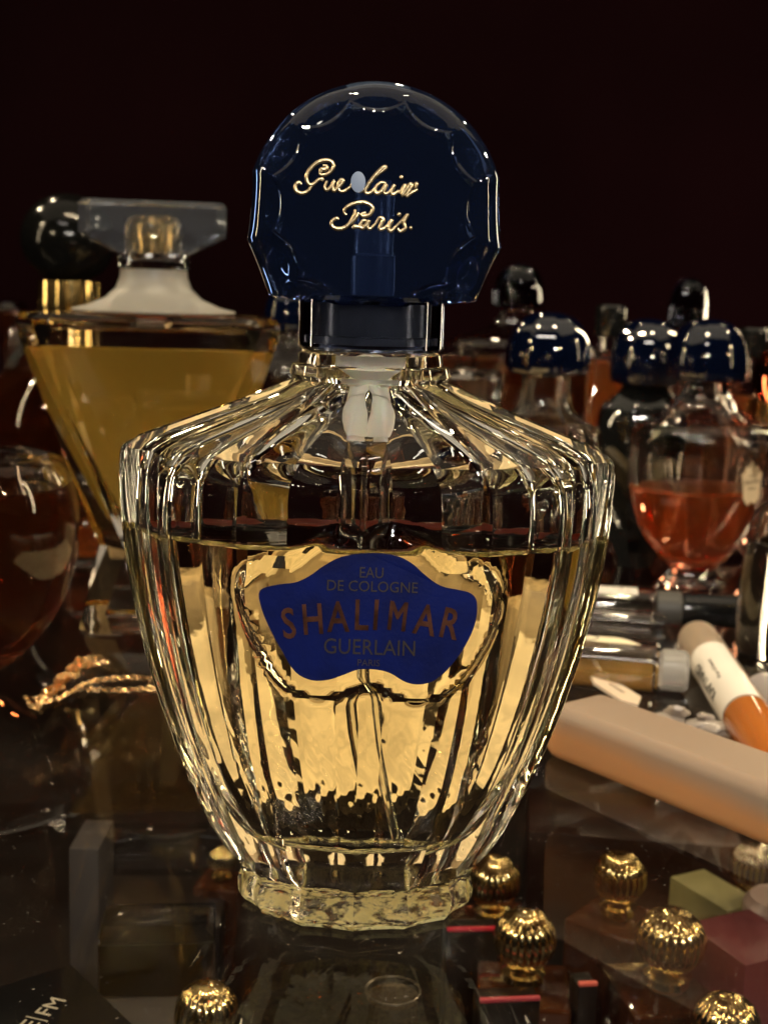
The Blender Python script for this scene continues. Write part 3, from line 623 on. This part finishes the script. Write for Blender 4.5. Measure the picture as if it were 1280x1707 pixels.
link('orange_perfume', *cyl(L * .605, L * .99, rr * 1.012), pbr('orange_liquid', (.62, .20, .04), .08, trans=.35, sss=(.3, 3)), v4)
def on_tube(mesh, x, ang, r, rot):
    """map a flat glyph mesh (xy plane) on the tube surface"""
    out = []
    mesh = subdiv(mesh); cr, sr = math.cos(rot), math.sin(rot)
    for a, b, c in mesh[0]:
        u, v = a * cr - b * sr, a * sr + b * cr; th = math.radians(ang) - v / r; rad = r + .2 + c
        out.append((x + u, -rad * math.sin(th), rad * math.cos(th)))
    return out, mesh[1]
g1 = glyphs([('KAPTNAID', 3.2, Matrix.Diagonal((1.75, 1.2, 1, 1)), .02)], .02); g2 = glyphs([('Pour di Aenos', 1.5, Matrix.Diagonal((1.9, 1, 1, 1)), .02)], .012)
link('printed_name', *join([on_tube(g1, L * .40, 66, rr, PI), on_tube(g2, L * .395, 34, rr, PI)]), pbr('grey_ink', (.02, .018, .016), .6), v4.children[1], smooth=False)
v5 = thing('sample_vial', 'milky rounded vial end poking in at the right edge above the labelled vial', 'sample vial')
L = lying(v5, on_z(1262, 1150, 6), on_z(1420, 1260, 6), 6)
link('milky_tube', *loft([[(x, q * math.cos(2 * PI * k / 40), q * math.sin(2 * PI * k / 40)) for k in range(40)] for x, q in pr[:9] + [(L, 6), (L, .02)]], True, True), pbr('milky_tube_plastic', (.55, .5, .5), .25, trans=.4, sss=(.3, 3)), v5)

# ------------------------------------------------------------------ peach frosted bar bottle
p0 = on_z(905, 1262, 0); p1 = on_z(1285, 1422, 0); d = p1 - p0; ang = math.atan2(d.y, d.x)
bar = thing('frosted_bar_bottle', 'long flat frosted bottle of peach liquid lying across the lower right', 'perfume bottle', p0, ang)
Lb = 92; Wd = 19; Hh = 13.0
def bar_ring(x, zlo, zhi, inset=0):
    q = 2.6; P = [(0 + inset, zlo), (0 + inset, zhi - q), (.8 + inset, zhi - .8), (q + inset, zhi - inset), (Wd - q - inset, zhi - inset), (Wd - .8 - inset, zhi - .8), (Wd - inset, zhi - q), (Wd - inset, zlo)]
    return [(x, a, b) for a, b in P]
BARM = pbr('frosted_peach_glass', (.6, .4, .3), .5, sss=(.55, 6)); nt = BARM.node_tree; pb_ = nt.nodes['Principled BSDF']
tc = nt.nodes.new('ShaderNodeTexCoord'); sx_ = nt.nodes.new('ShaderNodeSeparateXYZ'); nz = nt.nodes.new('ShaderNodeTexNoise'); nz.inputs['Scale'].default_value = 26; m1 = nt.nodes.new('ShaderNodeMath'); m1.operation = 'MULTIPLY_ADD'; m1.inputs[1].default_value = .007
mr_ = nt.nodes.new('ShaderNodeMapRange'); mr_.inputs['From Min'].default_value = .0095; mr_.inputs['From Max'].default_value = .0145; cr_ = nt.nodes.new('ShaderNodeValToRGB')     # the peach liquid fills the lower part
cr_.color_ramp.elements[0].color = (.46, .215, .085, 1); cr_.color_ramp.elements[1].color = (.27, .195, .145, 1)
nt.links.new(tc.outputs['Object'], sx_.inputs[0]); nt.links.new(tc.outputs['Object'], nz.inputs['Vector']); nt.links.new(nz.outputs[0], m1.inputs[0]); nt.links.new(sx_.outputs[2], m1.inputs[2])
nt.links.new(m1.outputs[0], mr_.inputs['Value']); nt.links.new(mr_.outputs[0], cr_.inputs[0]); nt.links.new(cr_.outputs[0], pb_.inputs['Base Color'])
xs = [0, .6, 1.6, 3] + [6 + 4 * j for j in range(20)] + [Lb - 2, Lb]
def bar_sec(x, ins):
    P = []; q = 3.2
    for cx_, cz_, a0 in ((q, q, 180), (Wd - q, q, 270), (Wd - q, Hh - q, 0), (q, Hh - q, 90)):
        for k in range(7):
            a_ = math.radians(a0 + 15 * k); P.append((x, cx_ + (q - ins) * math.cos(a_), cz_ + (q - ins) * math.sin(a_)))
    return P
link('frosted_body', *loft([bar_sec(x, 1.6 if i == 0 else .7 if i == 1 else .2 if i == 2 else 0) for i, x in enumerate(xs)], True, True), BARM, bar, sharp=50)
link('pale_cap', *xf(rbox(12, Wd - .6, Hh - .6, 1.5, 3), Matrix.Translation((Lb + 6.4, Wd / 2, Hh / 2))), pbr('pale_cap_plastic', (.6, .5, .42), .4), bar)

# ------------------------------------------------------------------ small things on the shelf
tg = on_z(1030, 1172, 1.0)
M = Matrix.Rotation(ang + .05, 4, 'Z') @ Matrix.Rotation(.25, 4, 'Y')
hexo = [(-8, -1.5), (-5, -3.8), (5, -3.8), (8.5, -1), (6, 3.2), (-5, 3.2)]
hole = [(-2.4, -.7), (2.4, -.7), (2.8, 0), (2.4, .7), (-2.4, .7), (-2.8, 0)]
V = [(a, b, z) for z in (0, .9) for a, b in hexo] + [(a, b, z) for z in (0, .9) for a, b in hole]
Fc = []
for k in range(6):
    j = (k + 1) % 6; Fc += [(k, j, j + 6, k + 6), (12 + k, 18 + k, 18 + j, 12 + j), (6 + k, 6 + j, 18 + (j, 0)[0] if False else 6 + j, 6 + k) if False else (k + 6, j + 6, j + 6, k + 6)]
Fc = []
ordr = [0, 1, 2, 3, 4, 5]; hmap = [0, 0, 1, 2, 3, 4]
hole = [(-2.8, -.2), (-2.4, -.7), (2.4, -.7), (2.8, .2), (2.4, .7), (-2.4, .7)]
V = [(a, b, z) for z in (0, .9) for a, b in hexo] + [(a, b, z) for z in (0, .9) for a, b in hole]
for k in range(6):
    j = (k + 1) % 6
    Fc += [(k, j, j + 6, k + 6), (12 + j, 12 + k, 18 + k, 18 + j), (k + 6, j + 6, j + 18, k + 18), (j, k, k + 12, j + 12)]
tgo = link('slotted_tag', *xf((V, Fc), M), pbr('ivory_plastic', (.72, .58, .44), .35, sss=(.2, 1)), smooth=False, loc=tg + Vector((0, 4, 2.0))); tag(tgo, 'ivory plastic tag with a narrow slot, behind the peach bar bottle', 'plastic tag')
# crumpled clear wrapper
cw = []; cc = on_z(1165, 1212, 3)
for (dx, dy, dz, L1, r1, a) in ((-8, 2, 1, 10, 2.6, .2), (-5, 3, 2.5, 9, 2.8, 1.4), (0, 0, .5, 11, 2.6, -.5), (4, -2, .5, 11, 2.8, -.25), (2, 1.5, 2, 8, 2, .9), (7, -3.5, -.4, 8, 2.1, -.1)):
    n1 = 14; rings = []
    for i in range(9):
        t = i / 8; q = r1 * (math.sin(PI * min(.97, max(.06, t))) ** .55)
        rings.append([(L1 * (t - .5), q * math.cos(2 * PI * k / n1) * (1 + .25 * math.sin(3 * t * 5 + k)), q * .55 * math.sin(2 * PI * k / n1) * (1 + .2 * math.cos(4 * t + 2 * k))) for k in range(n1)])
    cw.append(xf(loft(rings, True, True), Matrix.Translation((dx, dy, dz)) @ Matrix.Rotation(a, 4, 'Z') @ Matrix.Rotation(a * .4, 4, 'Y')))
tag(link('crumpled_wrapper', *join(cw), pbr('cloudy_film', (.55, .48, .42), .2, trans=.35), loc=cc, sharp=60), 'crumpled cloudy plastic wrapper behind the peach bar bottle, left of the frosted vial', 'wrapper')
# cream card added behind the big bottle to brighten its liquid
cd = Matrix.Rotation(.06, 4, 'Z')
nx, ny = 4, 24; V = []; Fc = []
for dz in (0, .4):
    for j in range(ny + 1):
        for i in range(nx + 1):
            y = -80 + 138 * j / ny; V.append(((-33 + 66 * i / nx) * min(1, .62 + .38 * j / 9), y, dz + .1 + .0011 * (y + 25) ** 2 * (1 if y > -25 else .55) + .12 * math.sin(y * .33 + i)))
q = (nx + 1) * (ny + 1)
for j in range(ny):
    for i in range(nx):
        a_ = j * (nx + 1) + i; b_ = a_ + nx + 1; Fc += [(a_, b_, b_ + 1, a_ + 1), (q + a_, q + a_ + 1, q + b_ + 1, q + b_)]
edge = [i for i in range(nx + 1)] + [j * (nx + 1) + nx for j in range(1, ny + 1)] + [ny * (nx + 1) + i for i in range(nx - 1, -1, -1)] + [j * (nx + 1) for j in range(ny - 1, 0, -1)]
for k_ in range(len(edge)):
    a_, b_ = edge[k_], edge[(k_ + 1) % len(edge)]; Fc.append((a_, b_, b_ + q, a_ + q))
card = tag(link('added_card', *xf((V, Fc), cd), pbr('cream_card', (.70, .56, .33), .65, var=(45, .22)), loc=(-6, 152, .1), sharp=60), 'curled cream card added behind the big bottle to brighten its liquid', 'card')
tag(link('added_carton', *rbox(138, 24, 20, .5, 2, (0, 0, 10)), pbr('tan_carton_card', (.50, .36, .18), .45, var=(60, .35)), loc=(-4, 236, 0)), 'low tan carton added behind the big bottle to brighten its upper liquid', 'box')  # added so that beige stripes show through the liquid
# necklace: fine links in a heap, then two strands
lk = []
def linkring(p, R_, r_, Mx):
    V = []; Fc = []; a, b = 9, 4
    for i in range(a):
        t = 2 * PI * i / a
        for j in range(b):
            s = 2 * PI * j / b; V.append(tuple(p + Mx @ Vector(((R_ + r_ * math.cos(s)) * math.cos(t) * 1.25, (R_ + r_ * math.cos(s)) * math.sin(t), r_ * math.sin(s)))))
    for i in range(a):
        for j in range(b): Fc.append((i * b + j, ((i + 1) % a) * b + j, ((i + 1) % a) * b + (j + 1) % b, i * b + (j + 1) % b))
    return V, Fc
def strand(pts, gap, Rr, jit=0):
    P = spline(pts, 30); acc = 0; last = P[0]; kk = 0
    for i in range(1, len(P)):
        acc += (P[i] - P[i - 1]).length
        if acc >= gap:
            acc = 0; d = (P[i] - P[i - 1]).normalized(); Mx = Matrix.Rotation(math.atan2(d.y, d.x), 3, 'Z') @ Matrix.Rotation((kk % 2) * PI / 2 + rnd.uniform(-.3, .3) + jit * rnd.uniform(-1, 1), 3, 'X')
            lk.append(linkring(P[i] + Vector((rnd.uniform(-jit, jit) * .4, rnd.uniform(-jit, jit) * .4, 0)), Rr, Rr * .28, Mx)); kk += 1
gz = lambda x, y, z=.7: on_z(x, y, z)
strand([gz(266, 1133), (gz(230, 1130)), gz(190, 1131), gz(160, 1135), gz(135, 1143), gz(118, 1155)], 1.15, .66)
strand([gz(266, 1148), gz(230, 1149), gz(180, 1151), gz(135, 1149), gz(110, 1158), gz(90, 1168), gz(70, 1165)], 1.15, .66)
base = [(40, 1165), (55, 1172), (75, 1160), (90, 1145), (105, 1130), (120, 1118), (140, 1105), (160, 1103), (175, 1098), (195, 1093)]
for k in range(9):
    s0 = rnd.randint(0, 4); sub = base[s0:s0 + rnd.randint(4, 6)]
    hgt = lambda x: .6 + 3.0 * math.exp(-((x - 115) / 50) ** 2)
    strand([gz(x + rnd.uniform(-9, 9), y + rnd.uniform(-8, 9), rnd.uniform(.5, hgt(x))) for x, y in sub], 1.25, .78, .7)
tag(link('necklace', *join(lk), pbr('gold_chain', (.86, .58, .30), .2, 1.0), sharp=80), 'fine gold chain necklace heaped on the shelf with two strands running right', 'necklace')

# ------------------------------------------------------------------ things on the lower shelf, seen through the glass
ZL = -108.0
GB = pbr('polished_gold', (.85, .60, .26), .13, 1.0, var=(330, .3), bump=(500, .08, .0001))
MINIG = glass('mini_bottle_glass', 1.5, (.95, .8, .6)); MINIL = pbr('mini_perfume', (.07, .022, .008), .06, coat=1, var=(60, .4))
def ribbed_ball(r, ribs=22):
    rings = []
    for j in range(25):
        th = PI * (.02 + .96 * j / 24); q = r * math.sin(th); ring = []
        for k in range(ribs * 6):
            t = 2 * PI * k / (ribs * 6); u = (t * ribs / (2 * PI)) % 1; s = 2 * u - 1
            rr = q * (1 - .065 * s * s * min(1, q / (r * .3))); ring.append((rr * math.cos(t), rr * math.sin(t), -r * math.cos(th)))
        rings.append(ring)
    return loft(rings, True, True)
def mini(px, py, zball, r, label, proto=[None], silver=False):
    p = on_z(px, py, zball)
    if proto[0] is None:
        root = thing('mini_perfume_bottle', label, 'miniature bottle', (p.x, p.y, ZL), rnd.uniform(0, 1), 'miniature bottles with ribbed gold ball caps')
        h = zball - ZL; b0 = link('ball_cap', *xf(ribbed_ball(7.2), Matrix.Translation((0, 0, h))), GB, root, sharp=50)
        link('cap_collar', *lathe([(.1, h - 11), (4.2, h - 11), (4.6, h - 10), (4.2, h - 8.6), (5, h - 7.8), (3.4, h - 6.6), (.1, h - 6.6)], 32), GB, root)
        link('glass_block', *rbox(21, 21, h - 11.5, 1.2, 3, (0, 0, (h - 11.5) / 2 + .2)), MINIL, root)
        proto[0] = (root, zball)
        return root
    src = proto[0][0]; c = src.copy(); C.objects.link(c); c.location = (p.x * MM, p.y * MM, ZL * MM); c.rotation_euler = (0, 0, rnd.uniform(0, 1.5)); c['label'] = label
    s = r / 7.2 * 1.05; c.scale = (s, s, (zball - ZL) / (proto[0][1] - ZL))
    c.rotation_euler.x = rnd.uniform(-.025, .025); c.rotation_euler.y = rnd.uniform(-.025, .025)
    for ch in src.children:
        q = ch.copy(); C.objects.link(q); q.parent = c
    return c
mini(1033, 1462, -46, 7.2, 'miniature with ribbed gold ball cap, farthest of the group at lower right')
mini(828, 1468, -46, 6.8, 'miniature with ribbed gold ball cap touching the right side of the big bottle foot')
mini(880, 1567, -44, 7.2, 'miniature with ribbed gold ball cap, nearest the big bottle foot, red strip on its left')
mini(1105, 1563, -42, 8.0, 'miniature with the largest ribbed gold ball cap, left of the maroon box')
mini(1215, 1705, -46, 7.0, 'miniature with ribbed gold ball cap cut by the bottom edge at lower right')
mini(338, 1690, -46, 6.6, 'miniature with ribbed gold ball cap cut by the bottom edge left of the foot')
sb = mini(1247, 1440, -50, 6.8, 'miniature with silvery ribbed ball cap at the right edge under the peach bar')
mini(368, 1430, -70, 4.6, 'small dim gilt ball cap left of the big bottle foot')
sil = sb.children[0]; sil.data = sil.data.copy(); sil.data.materials[0] = pbr('aged_silver_gold', (.62, .55, .42), .14, 1.0)
def box_at(name, label, cat, px, py, ztop, sx, sy, m, rz=0, group=None):
    p = on_z(px, py, ztop); h = ztop - ZL
    o = link(name, *rbox(sx, sy, h, .6, 2, (0, 0, h / 2)), m, loc=(p.x, p.y, ZL)); o.rotation_euler = (0, 0, rz); return tag(o, label, cat, group)
box_at('cap_box', 'olive green box standing on the lower shelf at the right', 'box', 1192, 1482, -46, 12, 22, pbr('olive_paint', (.32, .30, .13), .5), .5)
box_at('cap_box', 'maroon box at the right edge beside the olive green one', 'box', 1246, 1560, -42, 20, 22, pbr('maroon_paint', (.13, .022, .032), .45), .45)
bo = tag(link('round_lid', *xf(lathe([(.1, 0), (8, 0), (9, 1), (9, 8), (7.5, 10), (.1, 10.4)], 40), Matrix.Identity(4)), pbr('pale_pink_plastic', (.62, .48, .44), .3), loc=on_z(1296, 1545, -50)), 'pale pink round lid cut by the right edge above the maroon box', 'lid')
bo.location.z = -52 * MM
# black box with print
pb = on_z(40, 1700, -40); hb_ = -40 - ZL
fm = link('black_box', *rbox(34, 30, hb_, .4, 2, (0, 0, hb_ / 2)), pbr('black_card', (.002, .002, .0025), .7, spec=.15), loc=(pb.x, pb.y, ZL)); fm.rotation_euler = (0, 0, math.radians(38))
tag(fm, 'black perfume carton with pale letters on its top, lower left corner', 'box')
q1 = on_z(90, 1672, -40); q2 = on_z(75, 1690, -40); q3 = on_z(55, 1699, -40)
def flat_at(px, py, rot, size, s, sx=1.0):
    p = on_z(px, py, -40); lp = Matrix.Rotation(-math.radians(38), 4, 'Z') @ Vector((p.x - pb.x, p.y - pb.y, 0))
    return (s, size, Matrix.Translation((lp.x, lp.y, hb_ + .06)) @ Matrix.Rotation(rot - math.radians(38), 4, 'Z') @ Matrix.Diagonal((sx, 1, 1, 1)), .03)
rt = math.radians(72)
link('printed_letters', *glyphs([flat_at(97, 1682, rt, 5.2, 'FM', 1.1), flat_at(62, 1712, rt, 5.2, 'E', 1.1), flat_at(80, 1704, rt, 7.5, 'I', .4), flat_at(80, 1728, rt, 4.4, '4D', 1)]), pbr('pale_print', (.5, .46, .36), .5), fm, smooth=False)
GREYC = pbr('grey_card', (.055, .048, .047), .6)
box_at('carton', 'narrow grey carton standing on the lower shelf left of the big bottle', 'box', 153, 1390, -30, 7.4, 18, GREYC, 0.0)
box_at('carton', 'dark grey carton beside the black box at the bottom edge', 'box', 210, 1690, -52, 24, 16, pbr('dark_grey_card', (.05, .045, .042), .6), .02)
box_at('carton', 'dark brown carton behind the narrow grey one', 'box', 265, 1500, -80, 40, 34, pbr('brown_card', (.014, .009, .007), .4), .05)
box_at('carton', 'dark brown carton under the peach bar bottle', 'box', 1050, 1360, -70, 70, 40, pbr('umber_card', (.028, .012, .008), .35, var=(12, .4)), -.1)
DARKC = pbr('black_brown_card', (.012, .008, .007), .3)
def strip_box(label, px, py, ztop, sx, col, rz):
    p = on_z(px, py, ztop); h = ztop - ZL
    o = link('slim_box', *rbox(sx, 7, h - 1.2, .3, 2, (0, 3, (h - 1.2) / 2)), DARKC, loc=(p.x, p.y, ZL)); o.rotation_euler = (0, 0, rz); tag(o, label, 'box')
    link('red_edge', *rbox(sx, 1.3, 1.0, .3, 2, (0, 0, h - .5)), pbr('red_edge_paint', col, .3), o)
strip_box('slim dark box with bright red top edge right of the big bottle foot', 788, 1546, -50, 13, (.75, .03, .07), .10)
strip_box('slim dark box with dull pinkish red edge near the bottom, right of centre', 850, 1663, -50, 14, (.5, .07, .09), .14)
strip_box('tiny dark box with salmon red edge between two gold ball caps', 980, 1637, -48, 4.5, (.8, .16, .12), .16)
rg = on_z(655, 1652, -50)
tag(link('glass_ring', *tube([(6.2 * math.cos(t), 6.2 * math.sin(t), 0) for t in [2 * PI * k / 48 for k in range(48)]], .28, 8, closed=True), pbr('dull_rim', (.2, .17, .13), .25, .8), loc=rg), 'thin round rim of a jar below the glass in front of the foot', 'jar rim')
tag(link('small_jar', *lathe([(.1, ZL), (6, ZL), (6, -51.5), (.1, -51)], 40), pbr('dark_jar', (.03, .02, .012), .1, coat=1), loc=(rg.x, rg.y, 0)), 'dark round jar below the glass in front of the big bottle foot', 'jar')

cs = on_z(265, 1545, -40)  # clear block added for its edge lines, standing in for reflections
ccase = tag(link('added_case', *rbox(26, 20, 26, .8, 3, (0, 0, 0)), CLEARP, loc=(cs.x, cs.y, -52)), 'clear plastic case added below the glass for bright reflection lines, left of the big bottle foot', 'case')
ccase.rotation_euler = (0, 0, .12)
link('added_case_base', *rbox(26, 20, 41, .6, 2, (0, 0, -35)), pbr('dark_case_base', (.012, .008, .006), .3), ccase)
